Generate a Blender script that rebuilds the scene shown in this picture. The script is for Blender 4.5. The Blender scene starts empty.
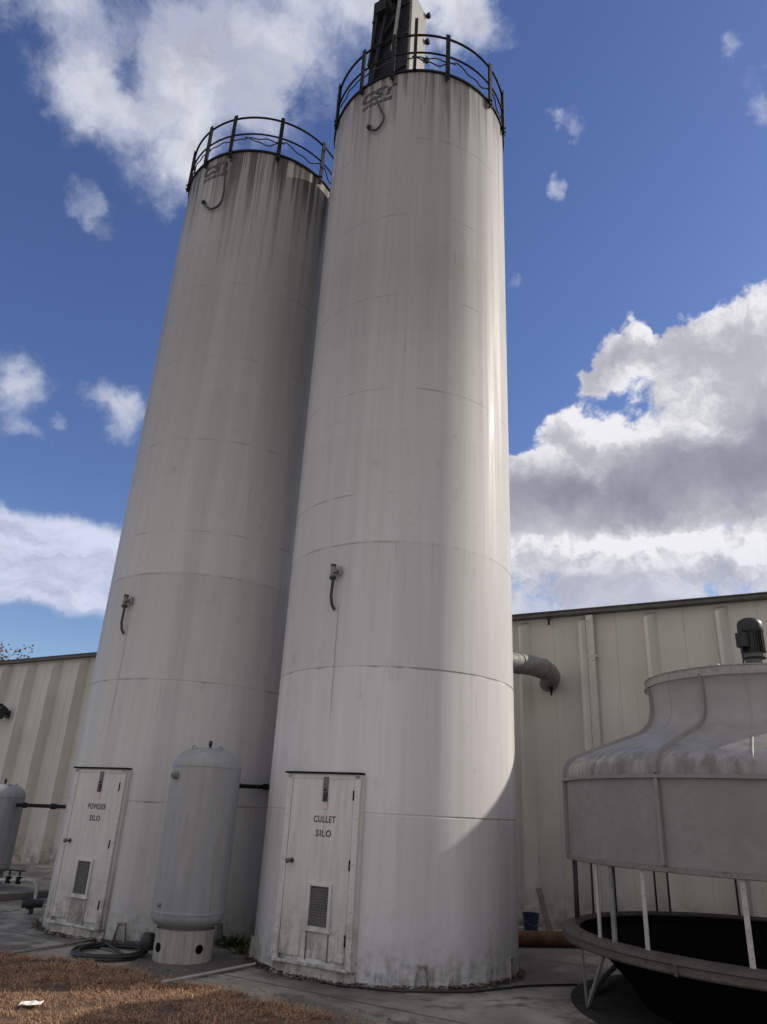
import bpy, bmesh, math, random
from mathutils import Vector, Matrix, noise as mnoise
random.seed(7)
R_ = math.radians
S = bpy.context.scene
COL = S.collection

# ------------------------------------------------------------------ helpers
def link(o, parent=None):
    COL.objects.link(o)
    if parent: o.parent = parent
    return o
def tag(o, label=None, cat=None, group=None, kind=None):
    if label: o['label'] = label
    if cat: o['category'] = cat
    if group: o['group'] = group
    if kind: o['kind'] = kind
    return o
def thing(name, label, cat, loc=(0, 0, 0), rz=0, group=None):
    o = bpy.data.objects.new(name, None); link(o)
    o.empty_display_size = .2
    o.location = loc; o.rotation_euler = (0, 0, rz)
    return tag(o, label, cat, group)

class MB:
    """collects shapes into one mesh; several materials possible"""
    def __init__(s): s.v = []; s.f = []; s.m = []; s.sm = []
    def add(s, vs, fs, mat=0, smooth=False):
        b = len(s.v); s.v += [tuple(p) for p in vs]
        for f in fs: s.f.append([b + i for i in f]); s.m.append(mat); s.sm.append(smooth)
    def box(s, c, d, M=None, mat=0):
        x, y, z = d[0] / 2, d[1] / 2, d[2] / 2
        vs = [Vector(p) for p in ((-x,-y,-z),(x,-y,-z),(x,y,-z),(-x,y,-z),(-x,-y,z),(x,-y,z),(x,y,z),(-x,y,z))]
        if M: vs = [M @ p for p in vs]
        vs = [p + Vector(c) for p in vs]
        s.add(vs, [(0,3,2,1),(4,5,6,7),(0,1,5,4),(1,2,6,5),(2,3,7,6),(3,0,4,7)], mat)
    def bar(s, a, b, w, h, up=(0, 0, 1), mat=0):
        a, b = Vector(a), Vector(b); d = (b - a); L = d.length; d /= L
        u = Vector(up)
        if abs(d.dot(u)) > .98: u = Vector((1, 0, 0))
        x = d.cross(u).normalized(); z = x.cross(d)
        M = Matrix((x, d, z)).transposed()
        s.box((a + b) / 2, (w, L, h), M, mat)
    def tube(s, pts, r, n=10, mat=0, caps=True, closed=False):
        pts = [Vector(p) for p in pts]; N = len(pts); rings = []
        prev = None
        for i, p in enumerate(pts):
            if closed: t = pts[(i + 1) % N] - pts[i - 1]
            else: t = (pts[min(i + 1, N - 1)] - pts[max(i - 1, 0)])
            t.normalize()
            if prev is None:
                u = Vector((0, 0, 1)) if abs(t.z) < .9 else Vector((1, 0, 0))
                x = t.cross(u).normalized()
            else:
                x = (prev - t * prev.dot(t)).normalized()
            prev = x; y = t.cross(x)
            rr = r[i] if isinstance(r, (list, tuple)) else r
            rings.append([p + (x * math.cos(2*math.pi*k/n) + y * math.sin(2*math.pi*k/n)) * rr for k in range(n)])
        vs = [q for ring in rings for q in ring]; fs = []
        for i in range(N if closed else N - 1):
            j = (i + 1) % N
            for k in range(n):
                l = (k + 1) % n
                fs.append((i*n+k, i*n+l, j*n+l, j*n+k))
        s.add(vs, fs, mat, True)
        if caps and not closed:
            s.add(rings[0], [tuple(range(n))[::-1]], mat); s.add(rings[-1], [tuple(range(n))], mat)
    def lathe(s, prof, n=96, mat=0, smooth=True, a0=0, a1=2*math.pi, c=(0, 0, 0)):
        full = abs(a1 - a0 - 2*math.pi) < 1e-6
        m = n if full else n + 1; P = len(prof); vs = []
        for k in range(m):
            a = a0 + (a1 - a0) * k / n
            for (r, z) in prof: vs.append((c[0] + r*math.sin(a), c[1] - r*math.cos(a), c[2] + z))
        fs = []
        for k in range(n):
            l = (k + 1) % m
            for i in range(P - 1): fs.append((k*P+i, l*P+i, l*P+i+1, k*P+i+1))
        s.add(vs, fs, mat, smooth)
    def disc(s, c, nrm, r, n=20, mat=0):
        nrm = Vector(nrm).normalized(); u = Vector((0,0,1)) if abs(nrm.z) < .9 else Vector((1,0,0))
        x = nrm.cross(u).normalized(); y = nrm.cross(x); c = Vector(c)
        s.add([c + (x*math.cos(2*math.pi*k/n) + y*math.sin(2*math.pi*k/n))*r for k in range(n)], [tuple(range(n))], mat)
    def build(s, name, mats, parent=None, sharp=35, bevel=0):
        me = bpy.data.meshes.new(name); me.from_pydata(s.v, [], s.f)
        if not isinstance(mats, (list, tuple)): mats = [mats]
        for m in mats: me.materials.append(m)
        for p, mi, sm in zip(me.polygons, s.m, s.sm): p.material_index = mi; p.use_smooth = sm
        bm = bmesh.new(); bm.from_mesh(me)
        bmesh.ops.remove_doubles(bm, verts=bm.verts, dist=1e-5)
        bmesh.ops.recalc_face_normals(bm, faces=bm.faces)
        if bevel:
            es = [e for e in bm.edges if e.is_manifold and e.calc_face_angle(0) > R_(40)]
            bmesh.ops.bevel(bm, geom=es, offset=bevel, segments=2, affect='EDGES', profile=.6, clamp_overlap=True)
        lim = R_(sharp)
        for e in bm.edges:
            if e.is_manifold and e.calc_face_angle(0) > lim: e.smooth = False
        bm.to_mesh(me); bm.free()
        return link(bpy.data.objects.new(name, me), parent)

def cyl(th, r, z):      # silo / tower coordinates: angle in degrees from -Y towards +X
    a = R_(th); return Vector((r*math.sin(a), -r*math.cos(a), z))

# ------------------------------------------------------------------ node helpers
class NT:
    def __init__(s, tree): s.t = tree; s.n = tree.nodes; s.l = tree.links
    def new(s, k, **kw):
        n = s.n.new(k)
        for a, b in kw.items(): setattr(n, a, b)
        return n
    def put(s, sock, v):
        if isinstance(v, bpy.types.NodeSocket): s.l.new(v, sock)
        elif v is not None: sock.default_value = v
    def math(s, op, a, b=None, c=None, clamp=False):
        n = s.new('ShaderNodeMath', operation=op); n.use_clamp = clamp
        for i, v in enumerate((a, b, c)): s.put(n.inputs[i], v)
        return n.outputs[0]
    def vec(s, op, a, b=None, scale=None):
        n = s.new('ShaderNodeVectorMath', operation=op)
        s.put(n.inputs[0], a); s.put(n.inputs[1], b)
        if scale is not None: s.put(n.inputs['Scale'], scale)
        return n.outputs['Value'] if op in ('DOT_PRODUCT', 'LENGTH') else n.outputs[0]
    def noise(s, v, scale=1, detail=4, rough=.5, dist=0, out=0):
        n = s.new('ShaderNodeTexNoise'); s.put(n.inputs['Vector'], v)
        n.inputs['Scale'].default_value = scale; n.inputs['Detail'].default_value = detail
        n.inputs['Roughness'].default_value = rough; n.inputs['Distortion'].default_value = dist
        return n.outputs[out]
    def ramp(s, v, a, b, lo=0., hi=1., smooth=True):
        n = s.new('ShaderNodeMapRange', interpolation_type='SMOOTHSTEP' if smooth else 'LINEAR')
        n.clamp = True
        s.put(n.inputs[0], v); s.put(n.inputs[1], a); s.put(n.inputs[2], b); s.put(n.inputs[3], lo); s.put(n.inputs[4], hi)
        return n.outputs[0]
    def mix(s, f, a, b, kind='MIX'):
        n = s.new('ShaderNodeMix', data_type='RGBA', blend_type=kind)
        s.put(n.inputs[0], f)
        s.put(n.inputs[6], a if isinstance(a, bpy.types.NodeSocket) else (*a, 1)); s.put(n.inputs[7], b if isinstance(b, bpy.types.NodeSocket) else (*b, 1))
        return n.outputs[2]
    def sep(s, v):
        n = s.new('ShaderNodeSeparateXYZ'); s.put(n.inputs[0], v); return n.outputs
    def comb(s, x, y, z):
        n = s.new('ShaderNodeCombineXYZ')
        for i, v in enumerate((x, y, z)): s.put(n.inputs[i], v)
        return n.outputs[0]
    def bump(s, h, strength=.2, dist=.01):
        n = s.new('ShaderNodeBump'); n.inputs['Strength'].default_value = strength
        n.inputs['Distance'].default_value = dist; s.put(n.inputs['Height'], h); return n.outputs[0]

def mat(name):
    m = bpy.data.materials.new(name); m.use_nodes = True
    t = NT(m.node_tree); b = t.n['Principled BSDF']
    return m, t, b
def obj_co(t): return t.new('ShaderNodeTexCoord').outputs['Object']
def geo_pos(t): return t.new('ShaderNodeNewGeometry').outputs['Position']

def simple(name, c, rough=.6, metal=0, var=.25, scale=6, dirt=None, dirt_amt=.5, coat=0, vert=False, bumpy=.1):
    """paint / metal / plastic with uneven wear and dirt"""
    m, t, b = mat(name); p = geo_pos(t)
    if vert: p2 = t.vec('MULTIPLY', p, (1.6, 1.6, .15))
    else: p2 = p
    n1 = t.noise(p2, scale, 6, .62); n2 = t.noise(p2, scale*5.3, 4, .6)
    k = t.ramp(n1, .3, .7, 1 - var, 1 + var*.5)
    col = t.vec('SCALE', (*c,), scale=k)
    d = dirt or tuple(x*.35 for x in c)
    mask = t.ramp(t.math('ADD', n1, t.math('MULTIPLY', n2, .5)), .78, 1.0, 0, dirt_amt)
    col = t.mix(mask, col, d)
    t.put(b.inputs['Base Color'], col)
    t.put(b.inputs['Roughness'], t.ramp(n2, .3, .7, rough*.8, min(1, rough*1.15)))
    b.inputs['Metallic'].default_value = metal
    b.inputs['Coat Weight'].default_value = coat; b.inputs['Coat Roughness'].default_value = .15
    if bumpy: t.put(b.inputs['Normal'], t.bump(n2, bumpy, .004))
    return m

# ------------------------------------------------------------------ camera (solved from the silo edges, rims and seams)
cam = bpy.data.cameras.new('camera'); co = link(bpy.data.objects.new('camera', cam))
M0 = ((0.9986239237242931, -0.05244291148951703, 0.0), (-0.020055764642437517, -0.3819041661049918, -0.9239842932735698), (0.048456426509849757, 0.92271282040847, -0.382430419532419))
mw = Matrix(M0).to_4x4(); mw.translation = (0, 0, 1.6)
co.matrix_world = mw
cam.sensor_fit = 'AUTO'; cam.sensor_width = 36; cam.lens = 36*721.865/1024
cam.clip_start = .05; cam.clip_end = 5000
S.camera = co

SUN_AZ, SUN_EL = 74.0, 29.6       # degrees clockwise from +Y (camera heading), elevation
# ------------------------------------------------------------------ sky
def build_world():
    w = bpy.data.worlds.new('World'); S.world = w; w.use_nodes = True
    t = NT(w.node_tree); t.n.clear()
    out = t.new('ShaderNodeOutputWorld'); bg = t.new('ShaderNodeBackground')
    STR = .10
    bg.inputs['Strength'].default_value = STR
    t.l.new(bg.outputs[0], out.inputs[0])
    sky = t.new('ShaderNodeTexSky', sky_type='NISHITA'); sky.sun_disc = False
    sky.sun_elevation = R_(SUN_EL); sky.sun_rotation = R_(SUN_AZ)
    sky.altitude = 50; sky.air_density = 1.0; sky.dust_density = .35; sky.ozone_density = 2.2
    d = t.new('ShaderNodeTexCoord').outputs['Generated']
    D2 = math.pi/180
    def aziel(v):
        x, y, z = t.sep(v)[0:3]
        az = t.math('DIVIDE', t.math('ARCTAN2', x, y), D2)
        el = t.math('DIVIDE', t.math('ARCSINE', t.math('MINIMUM', t.math('MAXIMUM', z, -1.), 1.)), D2)
        return az, el
    wv = t.noise(d, 9, 5, .6, out=1)
    wv = t.vec('SCALE', t.vec('SUBTRACT', wv, (.5, .5, .5)), scale=.10)
    dw = t.vec('ADD', d, wv)
    wv2 = t.vec('SCALE', t.vec('SUBTRACT', t.noise(d, 34, 4, .6, out=1), (.5, .5, .5)), scale=.022)
    dw2 = t.vec('ADD', dw, wv2)
    az, el = aziel(dw2)
    ae = t.comb(az, el, 0)
    def gauss(P, lst):
        tot = None
        for (a, e, sa, se, wt) in lst:
            q = t.vec('MULTIPLY', t.vec('SUBTRACT', P, (a, e, 0)), (1/sa, 1/se, 0))
            g = t.math('MULTIPLY', t.math('EXPONENT', t.math('MULTIPLY', t.vec('DOT_PRODUCT', q, q), -1.)), wt)
            tot = g if tot is None else t.math('ADD', tot, g)
        return tot
    wisp = [(-38, 51.5, 7, 3.2, 1.0), (-33, 48.5, 3.5, 2.2, .45), (-25, 50.5, 5, 5.2, .95), (-21.5, 45.5, 2.6, 3, .75), (-17, 55, 8, 4.5, .95), (-2, 58.5, 9, 3.6, 1.0), (7, 57, 4, 2.4, .8), (-14, 50.5, 4, 3, .5), (-30, 47.5, 4, 2, .45), (-12.3, 51.6, 2.2, 1.4, -.5), (-29, 50.6, 1.8, 1.0, -.35),
            (-16, 49.5, 4, 2.5, .45), (-31.5, 45.5, 3, 1.6, .3), (17.0, 50.3, 1.5, .7, .62), (18.9, 49.3, 1.4, .6, .5), (15.9, 47.4, 1.0, .8, .55), (16.6, 46.7, .9, .8, .5), (35.9, 47.8, 1.5, 1.2, .55), (33.7, 50.4, 1.2, .8, .5),
            (-29, 40.3, 1.8, 1.2, .33), (11.0, 40.0, .8, .8, .45),
            (-31.5, 27.2, 3, 2.2, .9), (-29.6, 24.2, 2.2, 1.0, .65), (-23.6, 28.2, 2.8, 1.2, .7), (-21.8, 26.3, 1.5, 2.0, .65), (-26.8, 25.2, .7, .5, .4)]
    bank = [(-26, 16.6, 9, 2.4, 1.05), (-24, 13.2, 8, 1.3, .55)]
    cum = [(21.6, 34.0, 2.8, 1.8, 1.1), (18.8, 32.6, 1.9, 1.4, 1.0), (29.0, 34.0, 4.0, 2.2, 1.05), (26, 32.6, 3, 2.0, .7), (25.5, 30.3, 2.2, 1.6, .6), (22.8, 30.8, 2.4, 1.2, .22), (35, 32, 5, 4, 1), (16.8, 29.2, 2.3, 1.6, 1.05), (21, 27.6, 3.6, 1.3, .9),
           (31.5, 29, 4.2, 3.0, 1), (25.5, 27, 3, 1.8, .8), (21, 24.2, 16, 2.4, 1.1), (13, 25.5, 5, 2.2, .5), (30, 24, 8, 3, .8), (22, 18.5, 15, 2.8, .85), (20, 13.5, 15, 2.6, .75), (13.5, 22.3, 4, 2, .8), (24.6, 35.2, .5, .9, -.5)]
    n_big = t.noise(dw, 7, 9, .58)
    n_bil = t.noise(dw2, 24, 8, .58)
    def dens_c(P, a, b):
        m = gauss(P, cum)
        nz = t.math('ADD', t.math('MULTIPLY', t.math('SUBTRACT', a, .5), 1.0), t.math('MULTIPLY', t.math('SUBTRACT', b, .5), 1.15))
        return t.math('ADD', m, t.math('MULTIPLY', nz, t.math('MULTIPLY', m, 4., clamp=True)))
    dc = dens_c(ae, n_big, n_bil)
    # the same density a little nearer the sun: what stands between this point and the light
    off = Vector((math.sin(R_(SUN_AZ - 20))*math.cos(R_(48)), math.cos(R_(SUN_AZ - 20))*math.cos(R_(48)), math.sin(R_(48))))*.022
    d_s = t.vec('NORMALIZE', t.vec('ADD', dw2, tuple(off)))
    az2, el2 = aziel(d_s)
    dc2 = dens_c(t.comb(az2, el2, 0), t.noise(t.vec('ADD', dw, tuple(off)), 7, 7, .58), t.noise(t.vec('ADD', dw2, tuple(off)), 24, 7, .58))
    a_c = t.ramp(dc, .26, .62)
    lit = t.math('ADD', t.math('MULTIPLY', t.math('SUBTRACT', dc2, dc), 1.5), t.math('MULTIPLY', t.ramp(dc, .35, 1.6, 0, 1, smooth=False), .55))
    sh = t.ramp(lit, -.22, .62)                       # 0 lit edge, 1 shaded
    base = gauss(ae, [(18, 23.9, 9, 1.9, 1.25), (28, 24.2, 6, 2.0, .8), (33, 27.0, 4, 2.2, .75), (20, 19.9, 11, .8, -.55), (30, 18.3, 3, 1.0, -.5), (20.5, 33.2, 2.2, .9, .28), (28, 32.8, 3.0, 1.0, .15), (26, 17.2, 3, .8, .4), (16, 16.0, 5, 1.3, .45), (32, 19.6, 2.5, .9, .7), (22, 14, 9, 1.1, .35)])
    dark = t.math('MAXIMUM', 0., t.math('SUBTRACT', 1., t.math('EXPONENT', t.math('MULTIPLY', t.math('ADD', t.math('MULTIPLY', sh, .50), t.math('MULTIPLY', base, t.ramp(t.math('ADD', t.math('MULTIPLY', n_big, .6), t.math('MULTIPLY', n_bil, .4)), .36, .62, .45, 1.15))), -1.75))))
    k = .84/STR
    c_c = t.mix(dark, (.76*k, .76*k, .79*k), (.20*k, .195*k, .26*k))
    low = t.ramp(el, 20, 13.5)
    c_c = t.mix(t.math('MULTIPLY', low, .6), c_c, (.46*k, .50*k, .62*k))
    # thin, ragged cloud overhead
    dwv = t.math('ADD', gauss(ae, wisp), t.math('MULTIPLY', t.math('MULTIPLY', gauss(ae, wisp), 5., clamp=True), t.math('ADD', t.math('MULTIPLY', t.math('SUBTRACT', n_big, .5), 1.35), t.math('MULTIPLY', t.math('SUBTRACT', t.noise(dw2, 16, 9, .66), .5), .8))))
    a_w = t.ramp(dwv, .14, 1.05)
    thick = t.ramp(dwv, .55, 1.35)
    n_sh = t.noise(t.vec('ADD', dw, (.07, .02, .05)), 6, 6, .55)
    c_w = t.mix(t.ramp(t.math('SUBTRACT', n_sh, t.math('MULTIPLY', t.math('SUBTRACT', n_big, .5), .6)), .44, .70), (.66*k, .67*k, .71*k), (.30*k, .31*k, .38*k))
    c_w = t.mix(thick, (.52*k, .55*k, .66*k), c_w)
    # smooth lilac bank low on the left
    db = t.math('ADD', gauss(t.comb(*aziel(t.vec('ADD', d, t.vec('SCALE', wv, scale=.45))), 0), bank), t.math('MULTIPLY', t.math('SUBTRACT', t.noise(t.vec('MULTIPLY', dw, (1, 1, 4)), 7, 6, .6), .5), .5))
    a_b = t.ramp(db, .2, .62)
    c_b = t.mix(t.ramp(t.noise(t.vec('MULTIPLY', dw, (1, 1, 3.5)), 6, 6, .6), .38, .66), (.62*k, .65*k, .78*k), (.40*k, .42*k, .57*k))
    # broken cloud over the rest of the sky
    y = t.sep(d)[1]
    back = t.ramp(y, .40, .08)
    n_o = t.noise(d, 3.2, 8, .6)
    a_o = t.math('MULTIPLY', back, t.ramp(n_o, .28, .50))
    c_o = t.mix(t.ramp(n_o, .5, .75), (.60*k, .59*k, .60*k), (.42*k, .412*k, .42*k))
    col = sky.outputs[0]
    hs = t.new('ShaderNodeHueSaturation'); hs.inputs['Hue'].default_value = .517; hs.inputs['Saturation'].default_value = 1.14; hs.inputs['Value'].default_value = SKYV
    t.l.new(col, hs.inputs['Color']); col = hs.outputs[0]
    col = t.mix(a_o, col, c_o)
    col = t.mix(t.math('MULTIPLY', a_w, .93), col, c_w)
    col = t.mix(t.math('MULTIPLY', a_b, .9), col, c_b)
    col = t.mix(t.math('MULTIPLY', a_c, .98), col, c_c)
    t.put(bg.inputs['Color'], col)
    w.cycles.sampling_method = 'MANUAL'; w.cycles.sample_map_resolution = 512
SKYV = .94
build_world()
sl = bpy.data.lights.new('sun', 'SUN'); sl.energy = 3.2; sl.angle = R_(.55); sl.color = (1, .90, .76)
so = link(bpy.data.objects.new('sun', sl))
sd = Vector((math.sin(R_(SUN_AZ))*math.cos(R_(SUN_EL)), math.cos(R_(SUN_AZ))*math.cos(R_(SUN_EL)), math.sin(R_(SUN_EL))))
so.rotation_euler = sd.to_track_quat('Z', 'Y').to_euler(); so.location = sd*60
S.view_settings.view_transform = 'Standard'; S.view_settings.look = 'None'
S.view_settings.gamma = 1; S.view_settings.exposure = .46; S.view_settings.use_curve_mapping = False

# ------------------------------------------------------------------ materials
SEAMS = (1.57, 3.13, 4.66, 5.33, 6.87, 8.43, 9.93, 11.5)
SR, SH = 1.552, 13.07
def silo_paint(name, base, top_amt, top_len, seed, bands=.11):
    m, t, b = mat(name); p = t.vec('ADD', obj_co(t), (0, 0, 0)); z = t.sep(p)[2]
    o = t.vec('ADD', p, (seed, seed*.7, 0))
    st = lambda sc, zs, det=5, r=.6: t.noise(t.vec('MULTIPLY', o, (sc, sc, zs)), 1, det, r)
    broad = st(2.2, .10, 3); fine = st(11, .28, 6, .65); hair = st(34, .9, 4, .6); blot = t.noise(o, 3.5, 7, .65)
    k = t.math('MULTIPLY', t.ramp(broad, .3, .7, 1 - bands, 1 + bands*.6), t.ramp(fine, .3, .72, .95, 1.05))
    col = t.vec('SCALE', base, scale=k)
    col = t.mix(t.ramp(broad, .5, .68, 0, .20), col, (base[0]*.80, base[1]*.90, base[2]*.80))        # greenish films
    shade_film = t.math('MULTIPLY', t.ramp(z, 1.8, 9.0, 0, .88, smooth=False), t.ramp(st(3, .05, 4), .3, .65, .82, 1.04))  # shell darkens upwards: uneven light painted into the colour, mixed with top grime
    col = t.mix(shade_film, col, (.235, .23, .232))
    # run-off: dark streaks that hang from the rim
    hang = t.ramp(st(4.2, .03, 3), .34, .66, .18, 1.0)
    g = t.ramp(z, t.math('SUBTRACT', SH, t.math('MULTIPLY', hang, top_len)), SH + .1, 0, 1, smooth=False)
    g = t.math('POWER', g, 1.5)
    sk = t.ramp(t.math('ADD', t.math('MULTIPLY', st(7, .06, 4, .6), .8), t.math('MULTIPLY', hair, .3)), .47, .66)
    run = t.math('MULTIPLY', t.math('ADD', t.math('MULTIPLY', sk, .85), .15), t.math('MULTIPLY', g, top_amt*1.25), clamp=True)
    col = t.mix(run, col, (.055, .052, .045))
    drip = st(6.5, .012, 2, .5); dl = t.ramp(st(5, .01, 2), .3, .7, .5, 2.3)
    dg = t.ramp(z, t.math('SUBTRACT', SH, dl), t.math('SUBTRACT', SH + .05, t.math('MULTIPLY', dl, .35)), 0, 1)
    dm = t.math('MULTIPLY', t.math('MULTIPLY', t.ramp(drip, .50, .58), dg), t.math('MULTIPLY', t.ramp(hair, .25, .6, .55, 1), min(1, top_amt*.78)))
    col = t.mix(dm, col, (.045, .043, .036))
    # plates of each course weather differently; a stain runs down below the level probe
    ci = t.math('FLOOR', t.math('DIVIDE', t.math('SUBTRACT', z, .02), 1.555))
    col = t.vec('SCALE', col, scale=t.ramp(t.noise(t.comb(t.math('MULTIPLY', ci, 3.7), seed, 0), 1, 0), .3, .7, .95, 1.05))
    x_, y_, z_ = t.sep(p)[0:3]
    th = t.math('ARCTAN2', x_, t.math('MULTIPLY', y_, -1.))
    ds = t.math('ABSOLUTE', t.math('SUBTRACT', th, t.math('ADD', R_(-30.2), t.math('MULTIPLY', t.math('SUBTRACT', t.noise(t.comb(0, seed, z), 2.5, 2), .5), .02))))
    pm = t.math('MULTIPLY', t.ramp(ds, .013, .002), t.math('MULTIPLY', t.ramp(z, 2.2, 2.9), t.ramp(z, 3.95, 3.85, 0, .42)))
    col = t.mix(pm, col, (.12, .11, .10))
    # thin streaks under each seam
    w = t.math('FRACT', t.math('DIVIDE', t.math('SUBTRACT', z, .02), 1.555))
    under = t.math('MULTIPLY', t.ramp(w, .45, 1., 0, 1), t.ramp(hair, .56, .74, 0, .35))
    col = t.mix(under, col, t.mix(t.ramp(blot, .48, .60), (.16, .14, .12), (.20, .115, .065)))
    # grey-brown weather stains
    col = t.mix(t.math('MULTIPLY', t.ramp(blot, .56, .72), t.ramp(fine, .42, .62, 0, .30)), col, (.20, .185, .17))
    # splash dirt and algae at the foot
    ft = t.math('MULTIPLY', t.ramp(z, .50, .0), t.ramp(t.math('ADD', t.math('MULTIPLY', fine, .5), t.math('MULTIPLY', t.noise(o, 9, 6, .7), .6)), .46, .72), clamp=True)
    col = t.mix(t.math('MULTIPLY', ft, .80), col, (.11, .098, .078))
    ln = None
    for i, s_ in enumerate(SEAMS):
        q = t.ramp(t.math('ABSOLUTE', t.math('SUBTRACT', z, s_)), .020 if i < 2 else .015, .005, 0, .55 if i < 2 else .5)
        ln = q if ln is None else t.math('MAXIMUM', ln, q)
    ln = t.math('MULTIPLY', ln, t.ramp(t.noise(o, 2.2, 4, .6), .44, .60, .04, 1))
    col = t.mix(ln, col, (.13, .12, .115))
    t.put(b.inputs['Base Color'], col)
    t.put(b.inputs['Roughness'], t.ramp(fine, .3, .7, .52, .70))
    b.inputs['Coat Weight'].default_value = .15; b.inputs['Specular IOR Level'].default_value = .22
    t.put(b.inputs['Coat Roughness'], t.ramp(blot, .3, .7, .035, .06))
    t.put(b.inputs['Normal'], t.bump(t.math('ADD', t.math('MULTIPLY', broad, 1.0), t.math('ADD', t.math('MULTIPLY', blot, .2), t.math('MULTIPLY', t.noise(o, 1.3, 2), 1.2))), .14, .02))
    return m
def door_paint(name, base, seed):
    m, t, b = mat(name); o = t.vec('ADD', geo_pos(t), (seed, 0, 0)); z = t.sep(geo_pos(t))[2]
    a = t.noise(t.vec('MULTIPLY', o, (14, 14, 1.3)), 1, 7, .65); c = t.noise(o, 7, 8, .7)
    col = t.vec('SCALE', base, scale=t.ramp(a, .3, .7, .84, 1.06))
    low = t.ramp(z, .95, .05, .05, .8)
    s = t.math('MULTIPLY', low, t.ramp(t.math('ADD', t.math('MULTIPLY', a, .6), t.math('MULTIPLY', c, .5)), .46, .66), clamp=True)
    col = t.mix(s, col, (.13, .125, .10))
    rust = t.math('MULTIPLY', t.ramp(z, .6, .02), t.ramp(t.noise(o, 16, 5, .6), .60, .70, 0, .7))
    col = t.mix(rust, col, (.10, .05, .03))
    t.put(b.inputs['Base Color'], col); t.put(b.inputs['Roughness'], t.ramp(c, .3, .7, .45, .75))
    t.put(b.inputs['Normal'], t.bump(c, .2, .004))
    return m
M = {}
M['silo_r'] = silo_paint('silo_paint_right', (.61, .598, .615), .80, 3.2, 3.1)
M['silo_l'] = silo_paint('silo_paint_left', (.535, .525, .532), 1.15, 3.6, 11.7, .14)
M['door_r'] = door_paint('door_paint_right', (.60, .575, .555), 1.3)
M['door_l'] = door_paint('door_paint_left', (.57, .545, .535), 5.9)
M['white'] = door_paint('white_trim_paint', (.60, .59, .57), 2.2)
M['curb'] = door_paint('mossy_curb', (.36, .35, .31), 8.2)
M['rail'] = simple('dark_rail_steel', (.010, .010, .013), .8, .0, .3, 5, (.03, .02, .015), .3)
M['rail'].node_tree.nodes['Principled BSDF'].inputs['Specular IOR Level'].default_value = .2
M['black'] = simple('black_rubber', (.018, .018, .020), .5, 0, .3, 9)
M['ink'] = simple('black_stencil_ink', (.025, .025, .03), .7, 0, .3, 14, (.16, .155, .15), .45, bumpy=0)
M['door_ink'] = simple('worn_stencil_ink', (.05, .05, .058), .7, 0, .3, 40, (.38, .37, .36), .85, bumpy=0)
M['louver'] = simple('louver_slats', (.13, .125, .125), .6, 0, .2, 9)
M['steel'] = simple('worn_steel', (.22, .22, .22), .45, .5, .3, 8, (.10, .06, .04), .5)
M['pink'] = simple('faded_tag', (.62, .50, .50), .6, 0, .1)
M['tank'] = simple('tank_grey_paint', (.275, .278, .29), .5, 0, .16, 4, (.14, .13, .12), .4, vert=True)
M['skirt'] = simple('skirt_concrete_paint', (.36, .345, .31), .8, 0, .35, 6, (.10, .085, .06), .95, vert=True)
M['wall'] = None
M['roof'] = simple('roof_edge_metal', (.085, .083, .08), .5, .3, .3, 3)
M['downspout'] = simple('downspout_paint', (.50, .48, .44), .5, 0, .12, 4)
M['lamp_dark'] = simple('dark_lamp_housing', (.02, .02, .022), .5)
M['duct'] = simple('galvanised_duct', (.20, .198, .19), .7, .15, .35, 5, (.11, .10, .09), .6)
M['frp'] = simple('fibreglass_casing', (.215, .197, .195), .6, 0, .14, 2.5, (.13, .12, .115), .4)
M['rim'] = simple('weathered_basin_rim', (.085, .072, .062), .7, 0, .4, 6, (.03, .025, .02), .7)
M['basin'] = simple('black_basin', (.005, .005, .006), .8, 0, .3, 4)
M['post'] = simple('white_post', (.42, .41, .395), .6, 0, .2, 12, (.18, .12, .08), .5)
M['dark_rod'] = simple('dark_rod', (.05, .05, .052), .5, .3)
M['bracket'] = simple('galvanised_leg', (.30, .29, .28), .5, .3, .25, 12, (.11, .08, .06), .6)
M['knob'] = simple('tarnished_knob', (.16, .15, .14), .3, .8, .3, 9)
M['shade_disc'] = simple('painted_shade_black', (.018, .017, .016), .9, 0, .4, 3, (.05, .047, .042), .8)  # near-black so the shade under the tower sits in the colour
M['flange'] = simple('grimy_flange', (.19, .18, .17), .6, .1, .3, 8, (.03, .026, .022), .85)
M['motor'] = simple('motor_black', (.009, .010, .013), .5, .1)
M['motor_grey'] = simple('motor_grey', (.10, .10, .10), .5, .3)
M['blue'] = simple('blue_plastic', (.012, .018, .065), .5)
M['basin'].node_tree.nodes['Principled BSDF'].inputs['Specular IOR Level'].default_value = .08
M['rust'] = simple('rusty_pipe', (.12, .052, .028), .85, 0, .45, 5, (.03, .02, .015), .8)
M['board'] = simple('weathered_board', (.13, .12, .105), .8, 0, .3, 10)
M['pvc'] = simple('pale_pipe', (.38, .37, .35), .6, 0, .2, 10, (.2, .18, .15), .6)
M['grey_pipe'] = simple('grey_pipe', (.20, .20, .20), .6, 0, .3, 10)
M['paper'] = simple('white_paper', (.78, .76, .72), .8, 0, .05)
M['weed'] = simple('weed_green', (.055, .09, .03), .6, 0, .4, 20)
M['box_dark'] = simple('dark_navy_sheet', (.008, .008, .014), .8, .0, .3, 4)
M['box_dark'].node_tree.nodes['Principled BSDF'].inputs['Specular IOR Level'].default_value = .2
M['box_grey'] = simple('grey_sheet', (.26, .255, .25), .5, .1, .15, 3, (.15, .14, .13), .4, vert=True)
M['bark'] = simple('bark', (.10, .075, .055), .9, 0, .3, 10)
M['leaf'] = simple('dry_leaf', (.10, .08, .045), .7, 0, .4, 8)
M['litter'] = simple('leaf_litter', (.10, .07, .045), .9, 0, .5, 30)

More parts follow.
